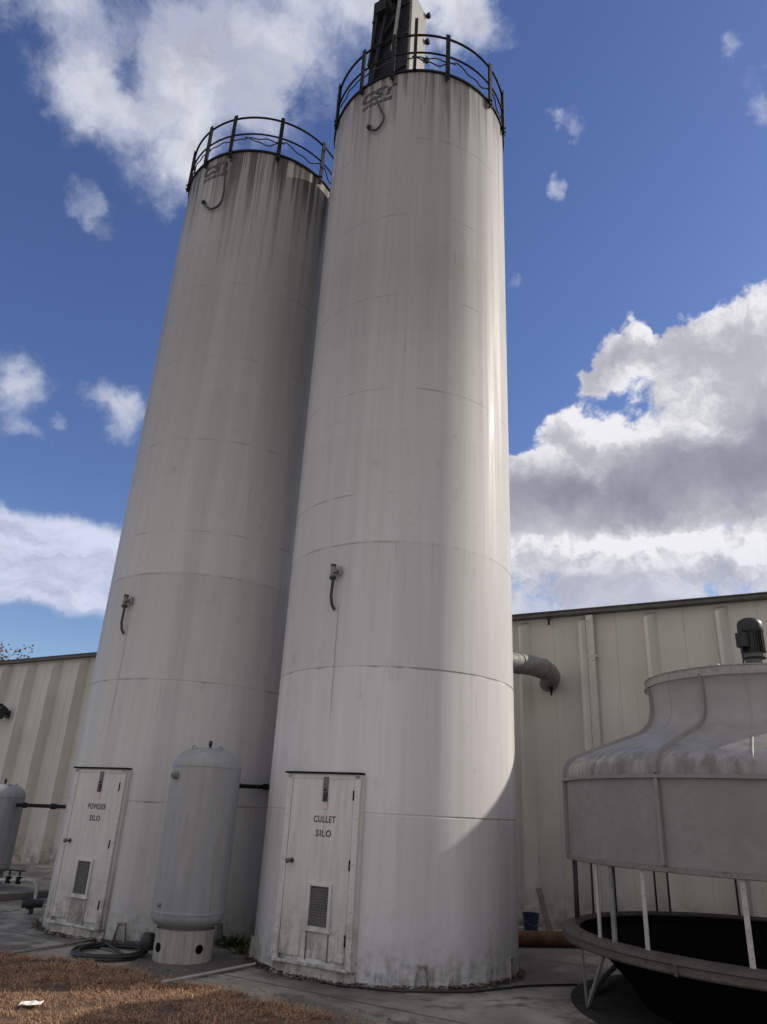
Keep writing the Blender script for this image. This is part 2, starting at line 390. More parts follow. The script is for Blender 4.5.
def bell_paint():
    m, t, b = mat('dirty_fibreglass_hood'); p = obj_co(t); z = t.sep(p)[2]
    a = t.noise(p, 5, 8, .68); c = t.noise(t.vec('MULTIPLY', p, (7, 7, 1.2)), 1, 6, .65); e = t.noise(p, 24, 4, .6)
    col = t.vec('SCALE', (.265, .253, .25), scale=t.ramp(a, .3, .7, .9, 1.08))
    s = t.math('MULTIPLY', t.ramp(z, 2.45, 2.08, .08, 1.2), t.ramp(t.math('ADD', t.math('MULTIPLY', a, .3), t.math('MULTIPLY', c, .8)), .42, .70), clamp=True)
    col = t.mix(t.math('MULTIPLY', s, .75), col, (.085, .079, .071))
    col = t.mix(t.ramp(e, .68, .78, 0, .2), col, (.34, .33, .33))
    t.put(b.inputs['Base Color'], col); t.put(b.inputs['Roughness'], t.ramp(a, .3, .7, .34, .50))
    t.put(b.inputs['Normal'], t.bump(t.math('ADD', a, t.math('MULTIPLY', e, .2)), .05, .012))
    return m
M['bell'] = bell_paint()
def wall_paint():
    m, t, b = mat('beige_wall_sheet'); p = geo_pos(t); z = t.sep(p)[2]
    a = t.noise(t.vec('MULTIPLY', p, (1.5, 1.5, .18)), 1, 6, .6); c = t.noise(p, 1.1, 6, .6)
    col = t.vec('SCALE', (.53, .50, .455), scale=t.ramp(t.math('ADD', t.math('MULTIPLY', a, .5), t.math('MULTIPLY', c, .5)), .3, .7, .86, 1.08))
    col = t.mix(t.math('MULTIPLY', t.ramp(z, .8, 0), t.ramp(t.noise(p, 5, 5, .6), .35, .65, 0, .7)), col, (.14, .12, .10))
    col = t.mix(t.ramp(t.noise(t.vec('MULTIPLY', p, (12, 12, .5)), 1, 5, .6), .62, .74, 0, .25), col, (.24, .22, .19))
    t.put(b.inputs['Base Color'], col); b.inputs['Roughness'].default_value = .5
    t.put(b.inputs['Normal'], t.bump(c, .12, .03))
    return m
M['wall'] = wall_paint()
def concrete():
    m, t, b = mat('stained_concrete'); p = geo_pos(t)
    a = t.noise(p, .7, 8, .62, .4); c = t.noise(p, 4, 7, .65); f = t.noise(p, 60, 3, .6); w = t.noise(p, .45, 5, .6, .8)
    col = t.mix(t.ramp(a, .32, .68), (.16, .148, .13), (.36, .335, .29))
    col = t.mix(t.ramp(c, .50, .72, 0, .6), col, (.13, .12, .105))
    wet = t.math('MULTIPLY', t.ramp(t.math('ADD', t.math('MULTIPLY', w, .7), t.math('MULTIPLY', c, .3)), .47, .54), t.ramp(a, .3, .6, .5, .9))
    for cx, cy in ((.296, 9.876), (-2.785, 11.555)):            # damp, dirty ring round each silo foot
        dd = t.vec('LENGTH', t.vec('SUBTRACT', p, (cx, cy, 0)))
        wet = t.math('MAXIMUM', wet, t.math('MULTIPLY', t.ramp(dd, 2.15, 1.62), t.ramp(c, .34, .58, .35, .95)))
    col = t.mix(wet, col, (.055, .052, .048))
    col = t.mix(t.ramp(f, .55, .72, 0, .4), col, (.38, .355, .31))
    # slab joints every 3.4 m, along the silo row
    q = t.vec('DOT_PRODUCT', p, (.855, -.52, 0)); q2 = t.vec('DOT_PRODUCT', p, (.52, .855, 0))
    jt = None
    for v, o in ((q2, 1.9),):
        fr = t.math('FRACT', t.math('DIVIDE', t.math('ADD', v, o + 68), 3.4))
        g = t.ramp(t.math('ABSOLUTE', t.math('SUBTRACT', fr, .5)), .0055, .0028)
        jt = g if jt is None else t.math('MAXIMUM', jt, g)
    col = t.mix(t.math('MULTIPLY', jt, .85), col, (.03, .028, .025))
    t.put(b.inputs['Base Color'], col)
    t.put(b.inputs['Roughness'], t.ramp(wet, 0, 1, .85, .55))
    t.put(b.inputs['Normal'], t.bump(t.math('ADD', t.math('MULTIPLY', f, .4), c), .25, .01))
    return m
def lawn_mat(name, k=1.):
    m, t, b = mat(name); p = geo_pos(t)
    a = t.noise(p, 1.6, 6, .6); c = t.noise(p, 45, 5, .7)
    col = t.mix(t.ramp(c, .3, .7), (.12*k, .066*k, .04*k), (.36*k, .21*k, .125*k))
    col = t.mix(t.ramp(a, .42, .64, 0, .45), col, (.10*k, .075*k, .05*k))
    t.put(b.inputs['Base Color'], col); b.inputs['Roughness'].default_value = .95
    t.put(b.inputs['Normal'], t.bump(c, .6, .03))
    return m
def gravel():
    m, t, b = mat('pale_gravel'); p = geo_pos(t)
    a = t.noise(p, 40, 4, .6); c = t.noise(p, .3, 6, .6)
    col = t.mix(t.ramp(a, .35, .65), (.30, .265, .22), (.55, .50, .43)); col = t.mix(t.ramp(c, .45, .65, 0, .3), col, (.36, .32, .25))
    t.put(b.inputs['Base Color'], col); b.inputs['Roughness'].default_value = .9; t.put(b.inputs['Normal'], t.bump(a, .4, .02))
    return m
M['gravel'] = gravel()
M['concrete'] = concrete(); M['lawn'] = lawn_mat('dead_lawn_soil', .55)
def blade_mat():
    m, t, b = mat('dry_grass_blades'); p = geo_pos(t)
    c = t.noise(p, 70, 2, .5); a = t.noise(p, 1.6, 6, .6)
    col = t.mix(t.ramp(c, .32, .68), (.19, .10, .058), (.50, .295, .18))
    col = t.mix(t.ramp(a, .42, .66, 0, .35), col, (.19, .125, .075))
    t.put(b.inputs['Base Color'], col); b.inputs['Roughness'].default_value = .8
    return m
M['blade'] = blade_mat()

# ------------------------------------------------------------------ ground
WD = Vector((.8545, -.5195, 0)); WN = Vector((-.5195, -.8545, 0))      # along the wall, and out of it towards the camera
W0 = WN * -(15.1/1.1703)                                              # foot of the wall line
def wp(u, out, z): return W0 + WD*u + WN*out + Vector((0, 0, z))

g = MB(); n = 40
g.add([(-900, -900, -.008), (900, -900, -.008), (900, 900, -.008), (-900, 900, -.008)], [(0, 1, 2, 3)])
tag(g.build('ground', M['gravel']), 'pale gravel lot reaching past the yard', None, None, 'structure')
g = MB(); g.add([wp(-60, 10.2, 0), wp(40, 10.2, 0), wp(40, -.3, 0), wp(-60, -.3, 0)], [(0, 1, 2, 3)])
tag(g.build('concrete_yard', M['concrete']), 'stained concrete yard under the silos', None, None, 'structure')
EDGE = [(-16, 10.6), (-9, 9.7), (-6, 9.3), (-3.8, 8.92), (-3.09, 8.74), (-2.37, 8.42), (-1.78, 8.02), (-1.16, 7.72), (-.67, 7.39), (-.09, 7.0), (.5, 6.6), (1.6, 5.8), (3.2, 4.9), (6, 4.2), (16, 3.2)]
def edge_y(x):
    for (a, b), (c, d) in zip(EDGE, EDGE[1:]):
        if a <= x <= c: return b + (d - b)*(x - a)/(c - a)
    return 3
vs = []; fs = []
xs = [-16 + 32*i/240 for i in range(241)]
for x in xs:
    y = edge_y(x) + .12*mnoise.noise((x*2.1, 3, 0)) + .07*mnoise.noise((x*7, 9, 0)) + .03*mnoise.noise((x*22, 9, 0))
    for q, zz in ((0, .004), (.12, .018), (.5, .022), (3, .02), (3.4, -.003)): vs.append((x, y - q, zz))
for i in range(240):
    for j in range(4): fs.append((i*5+j, i*5+j+1, i*5+j+6, i*5+j+5))
g = MB(); g.add(vs, fs, 0, True)
tag(g.build('lawn', M['lawn']), 'dead brown lawn in front of the yard', None, None, 'structure')
# dry grass: individual bent blades
vs = []; fs = []; rnd = random.Random(3)
def blade(x, y, z, L, w):
    a = rnd.uniform(0, 6.283); tl = rnd.uniform(.1, .75)
    dx, dy = math.cos(a), math.sin(a); px, py = -dy*w, dx*w
    b = len(vs); L1 = L*.55
    h1 = L1*math.sin(tl*1.35); r1 = L1*math.cos(tl*1.35); h2 = h1 + L*.45*math.sin(tl*.6); r2 = r1 + L*.45*math.cos(tl*.6)
    vs.extend([(x-px, y-py, z), (x+px, y+py, z), (x+dx*r1+px*.8, y+dy*r1+py*.8, z+h1), (x+dx*r1-px*.8, y+dy*r1-py*.8, z+h1), (x+dx*r2, y+dy*r2, z+h2)])
    fs.append((b, b+1, b+2, b+3)); fs.append((b+3, b+2, b+4))
cnt = 0
for i in range(2600):            # stray straws blown onto the concrete
    x = rnd.uniform(-5, 1.0); blade(x, edge_y(x) + abs(rnd.gauss(0, .22)), .004, rnd.uniform(.02, .06), rnd.uniform(.0012, .0025))
while cnt < 62000:
    x = rnd.uniform(-5.2, 1.2); y = edge_y(x) + .05 - (rnd.random()**1.2)*2.7
    ed = edge_y(x) - y
    if y < 5.9: continue
    if mnoise.noise((x*3, y*3, 1)) + mnoise.noise((x*9, y*9, 4))*.6 < -.27 + (0 if ed > .15 else .2): continue
    blade(x, y, .012, rnd.uniform(.03, .075)*(1 + .9*max(0, mnoise.noise((x*4, y*4, 8)))), rnd.uniform(.0016, .0034)); cnt += 1
g = MB(); g.add(vs, fs)
me = bpy.data.meshes.new('grass'); me.from_pydata(vs, [], fs); me.materials.append(M['blade'])
tag(link(bpy.data.objects.new('grass', me)), 'short dry brown grass at the edge of the yard', None, None, 'stuff')

# ------------------------------------------------------------------ metal building behind
bld = thing('metal_building', 'long low beige ribbed metal building behind the silos and cooling tower', 'building', W0)
ang = math.atan2(WD.y, WD.x); bld.rotation_euler = (0, 0, ang)      # local x along the wall, local -y towards the camera
ZT = 5.08
def rib_profile(u0, u1, depth):
    pts = [(u0, 0)]; u = -4.60 - 1.13*60
    while u < u1:
        if u - .2 > u0 and u + .2 < u1:
            pts += [(u - .085, 0), (u - .035, depth), (u + .02, depth), (u + .14, 0)]
            pts += [(u + .555, 0), (u + .562, .008), (u + .568, .008), (u + .575, 0)]
        u += 1.13
    return pts + [(u1, 0)]
g = MB(); D = .23
rows = [(0, 1.), (ZT - .19, 1.), (ZT - .05, 0.), (ZT, 0.)]
pr = rib_profile(-46, 26, D); vs = []; fs = []; K = len(pr)
for z, kk in rows: vs += [(u, -(d*kk if d > .02 else d), z) for u, d in pr]
for r in range(3):
    for i in range(K - 1): fs.append((r*K+i, r*K+i+1, (r+1)*K+i+1, (r+1)*K+i))
g.add(vs, fs); wall_o = g.build('wall', M['wall'], bld)
g = MB()
g.add([(-46, .02, 0), (26, .02, 0), (26, .02, ZT), (-46, .02, ZT), (-46, 26, 0), (26, 26, 0), (26, 26, ZT), (-46, 26, ZT)], [(0, 1, 5, 4), (1, 5, 6, 2), (5, 4, 7, 6), (4, 0, 3, 7)])
g.build('rear_wall', M['wall'], bld)
g = MB()
g.add([(-46.2, -.05, ZT + .075), (26.2, -.05, ZT + .075), (26.2, 13, ZT + .85), (-46.2, 13, ZT + .85), (26.2, 26.2, ZT + .075), (-46.2, 26.2, ZT + .075)], [(0, 1, 2, 3), (3, 2, 4, 5)])
g.build('roof', M['roof'], bld)
g = MB(); g.box((-10, -.11, ZT + .028), (72.4, .16, .085)); g.box((-10, -.203, ZT + .062), (72.4, .025, .022))
for i in range(9): g.box((-42 + 7.6*i, -.194, ZT + .028), (.02, .010, .088))
g.build('gutter', M['roof'], bld, bevel=.008)
def downspout(u):
    g = MB(); g.box((u, -.10, ZT/2 - .02), (.13, .09, ZT - .04))
    for z in (.9, 2.6, 4.3): g.box((u, -.095, z), (.19, .104, .04))
    g.build('downspout', M['downspout'], bld, bevel=.006)
downspout(-3.33)
for u in (-27, 9): downspout(u)
g = MB(); g.tube([(-4.08, -.12, ZT), (-4.08, -.12, ZT - .16)], .02, 8); g.box((-4.08, -.12, ZT - .03), (.06, .06, .06)); g.build('gutter_outlet', M['lamp_dark'], bld)
# floodlight on the wall
fl = thing('floodlight', 'dark floodlight on the building wall above the grey tank by the left silo', 'floodlight', wp(-19.95, 0, 3.62), ang)
g = MB(); g.box((0, -.03, 0), (.16, .06, .2)); g.tube([(0, -.05, 0), (0, -.2, .02)], .025, 8); g.build('mount', M['lamp_dark'], fl)
Mr = Matrix.Rotation(R_(-28), 3, 'X')
g = MB(); g.box((0, -.33, .02), (.42, .24, .30), Mr); g.box((0, -.30, .17), (.44, .30, .03), Mr); g.build('lamp_head', M['lamp_dark'], fl, bevel=.02)

# ------------------------------------------------------------------ writing
def text_mesh(s, size, shear=0, spacing=1., bold=0):
    cu = bpy.data.curves.new('lettering', 'FONT'); cu.body = s; cu.size = size; cu.align_x = 'CENTER'; cu.align_y = 'CENTER'
    cu.shear = shear; cu.space_character = spacing; cu.offset = bold; cu.resolution_u = 3
    o = bpy.data.objects.new('lettering', cu); COL.objects.link(o)
    dg = bpy.context.evaluated_depsgraph_get(); me = bpy.data.meshes.new_from_object(o.evaluated_get(dg))
    vs = [v.co.copy() for v in me.vertices]; fs = [tuple(p.vertices) for p in me.polygons]
    bpy.data.objects.remove(o); bpy.data.curves.remove(cu); bpy.data.meshes.remove(me)
    return vs, fs
def text_width(vs): return max(v.x for v in vs) - min(v.x for v in vs)

# ------------------------------------------------------------------ silos
def make_silo(name, label, loc, paint, dpaint, words_, doff, door_th, posts, logo_z, logo_th, hook, sensor, stain_panel, group):
    t = thing(name, label, 'silo', loc, 0, group)
    prof = [(SR - .02, 0), (SR, 0.0)]
    for i, z in enumerate(SEAMS):
        if i > 1: continue
        dp = .004
        prof += [(SR, z - .012), (SR - dp, z - .005), (SR - dp, z + .005), (SR, z + .012)]
    prof += [(SR, SH - .03), (SR - .01, SH)]
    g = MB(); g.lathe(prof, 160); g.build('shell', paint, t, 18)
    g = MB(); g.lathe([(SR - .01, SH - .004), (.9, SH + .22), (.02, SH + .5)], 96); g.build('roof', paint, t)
    g = MB(); g.lathe([(SR + .002, SH - .045), (SR + .028, SH - .04), (SR + .032, SH - .012), (SR + .026, SH), (SR - .05, SH + .004)], 128); g.build('rim', M['rail'], t)
    # guard rail round the roof
    gr = bpy.data.objects.new('guardrail', None); link(gr, t); gr.location = (0, 0, SH)
    RR = SR + .045
    for nm, z, r in (('top_rail', .84, .020), ('middle_rail', .40, .017)):
        g = MB(); g.tube([cyl(a*4, RR - .02, z) for a in range(90)], r, 8, closed=True); g.build(nm, M['rail'], gr)
    for a in posts:
        g = MB(); p = cyl(a, RR + .012, -.20); q = cyl(a, RR + .012, .90); rad = cyl(a, 1, 0)
        g.bar(p, q, .075, .016, rad); g.bar(cyl(a, RR - .012, -.19), cyl(a, RR - .012, .90), .016, .05, rad)
        g.box(cyl(a, RR + .024, -.14), (.03, .03, .03)); g.box(cyl(a, RR + .024, -.04), (.03, .03, .03))
        g.build('rail_post', M['rail'], gr)
    if not stain_panel:
        g = MB(); g.bar(cyl(-6, RR + .01, -.05), cyl(-6, RR + .01, 1.22), .055, .03, cyl(-6, 1, 0)); g.build('mast', M['rail'], gr)
    rr = random.Random(len(name))
    for k, (a0, a1) in enumerate(((-8, 78), (-70, 20))):
        g = MB(); pts = []
        for i in range(60):
            a = a0 + (a1 - a0)*i/59; pts.append(cyl(a, RR - .05 + .01*math.sin(i*.9), .36 + .055*mnoise.noise((i*.13 + 5*k, len(name), k))*(1.6 - k) - (.16*math.sin(math.pi*((i % 20)/20)) if k == 0 else .05)))
        g.tube(pts, .012, 6); g.build('cable', M['black'], gr)
    # painted maker's mark under the rim
    g = MB(); z0 = logo_z
    for s, size, dz, sh, sx, bd in ((words_[2], .30, 0, .18, 1.15, .017), (words_[3], .11, -.20, .15, 1.12, .006)):
        vs, fs = text_mesh(s, size, sh, 1.05, bd)
        g = MB(); g.add([cyl(logo_th + math.degrees(v.x*sx/SR), SR + .004, z0 + dz + v.y) for v in vs], fs)
        g.build('lettering', M['ink'], t)
    # hose that hangs under the mark and curls up
    g = MB(); pts = []
    for i in range(len(hook) - 1):
        for k in range(6):
            f = k/6
            P = [hook[max(i-1, 0)], hook[i], hook[i+1], hook[min(i+2, len(hook)-1)]]
            cr = lambda j: .5*((2*P[1][j]) + (-P[0][j]+P[2][j])*f + (2*P[0][j]-5*P[1][j]+4*P[2][j]-P[3][j])*f*f + (-P[0][j]+3*P[1][j]-3*P[2][j]+P[3][j])*f**3)
            pts.append(cyl(cr(0), SR + .05, cr(1)))
    pts.append(cyl(hook[-1][0], SR + .05, hook[-1][1]))
    g.tube(pts, .020, 8); g.tube([pts[-2], pts[-1] + (pts[-1] - pts[-2])*1.2], .042, 10); g.tube([cyl(hook[0][0], SR - .01, hook[0][1] + .02), pts[0]], .02, 8)
    g.build('hanging_hose', M['black'], t)
    # level probe half way up with its conduit
    sth, sz = sensor
    g = MB(); g.tube([cyl(sth, SR - .02, sz), cyl(sth, SR + .11, sz)], .03, 12); g.tube([cyl(sth - 1.3, SR + .07, sz + .06), cyl(sth - 1.3, SR + .07, sz - .07)], .032, 12)
    g.box(cyl(sth + 1.6, SR + .03, sz), (.03, .04, .11)); pr_ = g.build('level_probe', M['duct'], t)
    g = MB(); g.tube([cyl(sth - 1.2, SR + .07, sz - .068), cyl(sth - 1.2, SR + .07, sz - .10)], .042, 12)
    g.tube([cyl(sth - 1.3, SR + .07, sz + .058), cyl(sth - 1.3, SR + .07, sz + .085)], .036, 12)
    pts = [cyl(sth - 1.0, SR + .07, sz - .1), cyl(sth - 1.2, SR + .068, sz - .22), cyl(sth - 1.6, SR + .06, sz - .32), cyl(sth - 1.2, SR + .045, sz - .42), cyl(sth - .2, SR + .02, sz - .48)]
    g.tube(pts, .018, 8); g.build('conduit', M['black'], pr_)
    # door
    n_ = cyl(door_th, 1, 0); tt = Vector((math.cos(R_(door_th)), math.sin(R_(door_th)), 0))
    Md = Matrix((tt, -n_, Vector((0, 0, 1)))).transposed()          # local x right, local y into the silo
    P = lambda x, out, z: n_*out + tt*x + Vector((0, 0, z))
    NF = 1.557
    fr = MB()
    for sx in (-1, 1):
        fr.box(P(sx*.452, NF - .06, 1.03), (.075, .12, 1.83), Md)
        fr.box(P(sx*.496, NF - .09, 1.03), (.03, .10, 1.83), Md)
        for z in (.2, .42, .64, .86, 1.08, 1.3, 1.52, 1.74): fr.box(P(sx*.455, NF + .003, z), (.016, .012, .016), Md)
    fr.box(P(0, NF - .06, 1.925), (.98, .12, .05), Md)
    fo = fr.build('door_frame', dpaint, t, bevel=.004)
    g = MB(); g.box(P(-.01, NF - .04, 1.962), (1.01, .13, .02), Md); g.build('drip_cap', M['rail'], t)
    g = MB(); g.box(P(0, NF - .034, 1.04), (.82, .06, 1.72), Md); d = g.build('door', dpaint, t, bevel=.006)
    # lintel of the step and mossy curb
    g = MB(); g.box(P(0, NF - .05, .125), (.94, .15, .026), Md); g.build('threshold', M['white'], t, bevel=.004)
    g = MB(); vs = []; fs = []
    N = 44
    for i in range(N + 1):
        a = -19 + 38*i/N
        jit = .012*mnoise.noise((i*.5, door_th, 1)); foot = .035 + .02*mnoise.noise((i*.9, 4, door_th))
        vs += [cyl(door_th + a, SR - .03, .108), cyl(door_th + a, SR + .022 + jit, .108), cyl(door_th + a, SR + .03 + jit, .05), cyl(door_th + a, SR + .03 + foot, -.005)]
    for i in range(N):
        for j in range(3): fs.append((i*4+j, i*4+j+1, i*4+j+5, i*4+j+4))
    g.add(vs, fs, 0, True); g.add([vs[0], vs[1], vs[2], vs[3]], [(0, 1, 2, 3)]); g.add([vs[-4], vs[-3], vs[-2], vs[-1]], [(3, 2, 1, 0)])
    g.build('curb', M['curb'], t, 25)
    lx = doff
    g = MB()
    for sx in (-1, 1): g.box(P(lx + sx*.133, NF + .006, .655), (.03, .03, .43), Md)
    for z in (.455, .855): g.box(P(lx, NF + .006, z), (.236, .03, .03), Md)
    g.box(P(lx, NF + .014, .432), (.33, .03, .018), Md)
    lo = g.build('louver_frame', M['white'], d, bevel=.003)
    g = MB(); Ms = Md @ Matrix.Rotation(R_(38), 3, 'X')
    g.box(P(lx, NF - .002, .655), (.236, .004, .37), Md)
    for i in range(15): g.box(P(lx, NF + .006, .475 + .0255*i), (.232, .016, .003), Ms)
    g.build('louver', M['louver'], d)
    g = MB(); g.tube([P(-.335, NF - .01, 1.06), P(-.335, NF + .05, 1.06)], .014, 10); g.tube([P(-.335, NF + .045, 1.06), P(-.335, NF + .06, 1.06), P(-.335, NF + .085, 1.06), P(-.335, NF + .095, 1.06)], [.014, .025, .025, .011], 14)
    g.tube([P(-.335, NF - .01, 1.06), P(-.335, NF + .004, 1.06)], .028, 14); g.build('knob', M['knob'], d)
    for z in (.38, 1.06, 1.74):
        g = MB(); g.tube([P(.412, NF + .002, z - .05), P(.412, NF + .002, z + .05)], .009, 8); g.build('hinge', M['rail'], d)
    g = MB(); g.box(P(.045, NF + .004, 1.845), (.062, .012, .15), Md); g.build('latch_strap', M['louver'], d)
    g = MB(); g.box(P(.05, NF + .008, 1.715), (.055, .02, .095), Md); g.tube([P(.03, NF + .012, 1.77), P(.05, NF + .016, 1.80), P(.07, NF + .012, 1.77)], .007, 6); g.build('padlock', M['black'], d, bevel=.004)
    g = MB(); g.box(P(.05, NF + .002, 1.63), (.062, .008, .075), Md); g.build('tag', M['pink'], d)
    for s, z, w in ((words_[0], 1.485, words_[4]), (words_[1], 1.345, .20)):
        vs, fs = text_mesh(s, .092, 0, 1.15, .0025); k = w/text_width(vs); g = MB()
        g.add([P(.055 + v.x*k, NF - .0015, z + v.y) for v in vs], fs)
        g.build('lettering', M['door_ink'], d)
    if stain_panel:
        g = MB(); g.box(P(lx, NF - .001, .285), (.29, .008, .27), Md)
        g.tube([P(lx, NF, .275), P(lx, NF + .008, .275)], .10, 24); g.build('kick_panel', M['curb'], d)
    else:
        for sx in (-1, 1): g = MB(); g.box(P(lx + sx*.135, NF - .001, .29), (.012, .008, .25), Md); g.build('kick_strip', M['louver'], d)
    # anchor brackets round the foot
    for a in ([-76, 12, 58, 102, 150, 200, 245] if not stain_panel else [-4, 40, 85, 130, 180, 230, 285]):
        g = MB(); q = cyl(a, 1, 0); tq = Vector((math.cos(R_(a)), math.sin(R_(a)), 0)); Mq = Matrix((tq, -q, Vector((0, 0, 1)))).transposed()
        for sx in (-1, 1): g.bar(q*(SR + .03) + tq*sx*.075 + Vector((0, 0, 0)), q*(SR + .012) + tq*sx*.04 + Vector((0, 0, .2)), .012, .05, q)
        g.box(q*(SR + .02) + Vector((0, 0, .205)), (.10, .05, .012), Mq); g.box(q*(SR + .02) + Vector((0, 0, .006)), (.18, .08, .012), Mq)
        g.build('anchor_bracket', M['curb'], t)
    return t
G_S = 'tall white silos beside the building'
silo_r = make_silo('silo', 'tall white silo carrying the dark vent box, cullet door at its foot', (.296, 9.876, 0), M['silo_r'], M['door_r'],
    ('CULLET', 'SILO', 'CST', 'STORAGE', .285), .07, -31.3, (-71, -41, -19.5, 14, 47.5, 69.5, 100, 130, 160, 190, 220, 252), 12.70, -30,
    [(-28.9, 12.50), (-26.5, 12.3), (-23.2, 12.05), (-24.8, 11.86), (-28.5, 11.80), (-32.6, 11.93)], (-31.5, 4.30), False, G_S)
silo_l = make_silo('silo', 'streaked white silo with black run-off below its rim, powder door at its foot', (-2.785, 11.555, 0), M['silo_l'], M['door_l'],
    ('POWDER', 'SILO', 'CST', 'STORAGE', .34), .04, -30.3, (-66, -38, -16.5, 16.6, 50, 70, 100, 130, 160, 190, 220, 255), 12.74, -28,
    [(-18.5, 12.75), (-17.0, 12.3), (-16.2, 11.95), (-17.5, 11.72), (-22.8, 11.65), (-28.0, 11.75), (-31.5, 11.9)], (-31.5, 4.26), True, G_S)

silo_l.scale = (.992, .992, .9925)

# ------------------------------------------------------------------ vent box standing on the right silo
vb = thing('bin_vent', 'dark boxy vent filter standing on the roof of the cullet silo', 'vent filter', (0, 9.3, 13.0), math.atan2(.59, .366))
# local x runs along the grey side away from the camera, local y towards the left of the picture
BH = 3.85; g = MB()
g.box((.36, .42, BH/2 + .05), (.68, .80, BH)); g.build('housing', M['box_grey'], vb, bevel=.01)
g = MB(); g.box((-.012, .42, BH/2 + .05), (.03, .86, BH + .02)); g.box((.02, -.0, BH/2 + .05), (.09, .02, BH + .02))
for z in (.6, 1.5, 2.4, 3.3): g.box((-.035, .42, z), (.03, .86, .05))
g.build('front_panel', M['box_dark'], vb)
for z in (2.55, 3.1, BH + .05):
    g = MB(); g.box((.71, .36, z), (.05, .84, .05)); g.box((.70, -.03, z - .04), (.07, .07, .10)); g.build('flange', M['rail'], vb)
g = MB(); g.tube([(-.09, .30, 2.0), (-.12, .22, 2.55), (-.14, .16, 3.3), (-.14, .14, 3.9)], .035, 10); g.build('air_pipe', M['steel'], vb)
g = MB()
g.bar((-.10, .72, 1.2), (-.10, .48, 3.2), .07, .06); g.bar((-.10, .80, 1.9), (-.10, .62, 3.9), .05, .06); g.bar((-.08, .62, 2.5), (-.08, .25, 3.0), .06, .05)
g.box((-.14, .55, 3.35), (.16, .22, .3)); g.box((-.13, .32, 3.62), (.14, .14, .2)); g.build('bracing', M['rail'], vb)
for y in (.80, .04):
    g = MB(); g.box((.34, y, -.12), (.10, .08, .5)); g.build('stand', M['rail'], vb)

# ------------------------------------------------------------------ pressure tanks
def make_tank(label, loc, r, zb, zt, holes=True, rs=None):
    t = thing('expansion_tank', label, 'tank', loc, 0, 'grey expansion tanks on round skirts')
    rs = rs or r*.79; hb = .20*(r/.4); H = zt - zb
    pb = [(rs*.7, zb - .03)]
    for i in range(9):
        a = i/8*math.pi/2; pb.append((max(rs*.9, r*math.sin(a)**.8) if i else rs*.88, zb + hb*.7*(1 - math.cos(a))))
    body = pb + [(r, zb + .17), (r + .006, zb + .175), (r + .006, zb + .195), (r, zb + .20)]
    zc = zt - .21*(r/.4)
    body += [(r, zc - .02), (r + .004, zc - .015), (r + .004, zc), (r, zc + .004)]
    for i in range(1, 13):
        a = i/12*math.pi/2; body.append((r*max(math.cos(a), .0)**.62 if i < 12 else .001, zc + (zt - zc)*math.sin(a)**1.15))
    g = MB(); g.lathe(body, 64); g.build('tank_body', M['tank'], t, 30)
    g = MB(); g.lathe([(rs, 0), (rs, zb + .02), (rs - .012, zb + .02), (rs - .012, 0)], 64)
    sk = g.build('skirt', M['skirt'], t, 30)
    if holes:
        for a in (-44, 44, 136, 224):
            g = MB(); q = cyl(a, 1, 0)
            g.tube([q*(rs - .02) + Vector((0, 0, .135)), q*(rs + .004) + Vector((0, 0, .135))], .045, 20); g.build('vent_hole', M['basin'], sk)
    for a in (-35, 40, 150, 215):
        g = MB(); q = cyl(a, 1, 0); c = q*(r*.62) + Vector((0, 0, zt - .035)); tq = Vector((math.cos(R_(a)), math.sin(R_(a)), 0))
        g.tube([c - tq*.03 + Vector((0,0,-.03)), c - tq*.03 + Vector((0,0,.03)), c + Vector((0,0,.05)), c + tq*.03 + Vector((0,0,.03)), c + tq*.03 + Vector((0,0,-.03))], .010, 6); g.build('lifting_eye', M['tank'], t)
    g = MB(); g.tube([(.0, 0, zt - .02), (.0, 0, zt + .05)], .014, 8); g.tube([(0, 0, zt + .03), (0, 0, zt + .085)], .022, 8); g.build('air_valve', M['black'], t)
    g = MB(); q = cyl(-44, 1, 0); g.tube([q*(r - .01) + Vector((0,0,zc - .12)), q*(r + .035) + Vector((0,0,zc - .12))], .045, 14); g.tube([q*(r + .03) + Vector((0,0,zc - .12)), q*(r + .06) + Vector((0,0,zc - .13))], .03, 10); g.build('plug', M['duct'], t)
    g = MB(); q = cyl(-38, 1, 0); g.tube([q*(r - .01) + Vector((0,0,zb + .26)), q*(r + .03) + Vector((0,0,zb + .26))], .02, 10); g.build('drain_plug', M['steel'], t)
    return t
make_tank('free-standing grey tank between the powder and cullet doors', (-1.95, 9.22, 0), .402, .285, 2.20)
make_tank('grey tank on the raised pad, cut by the picture edge, beyond the powder silo', (-6.36, 13.62, .10), .372, .20, 1.62)

# coupling and hose
cp = thing('hose_coupling', 'black coupling on the ground against the skirt of the grey tank', 'coupling', (-2.36, 9.28, 0))
g = MB(); g.tube([(0, 0, .06), (0, 0, .10), (0, 0, .17), (0, 0, .22)], [.07, .085, .085, .06], 14); g.tube([(.0, 0, .12), (.10, .0, .12)], .05, 12); g.build('coupling_body', M['black'], cp)
g = MB(); g.tube([(0, -.02, .05), (-.02, -.05, .04), (-.05, -.10, .03)], .03, 10); g.build('cam_lever', M['black'], cp)
pts = []; hr = random.Random(5)
for i in range(4*40):
    a = i/40*2*math.pi + 2.2; k = i/160
    pts.append((-2.74 + (.36 - .02*math.sin(k*9))*math.cos(a)*(1.0 + .05*math.sin(k*14)), 9.24 + (.44 + .02*math.sin(k*11))*math.sin(a)*(1 if math.sin(a) < 0 else .8), .018 + .045*k + .006*math.sin(a*3)))
pts += [(-2.50, 9.05, .02), (-2.42, 9.12, .02), (-2.40, 9.2, .03)]
g = MB(); g.tube(pts, .017, 8)
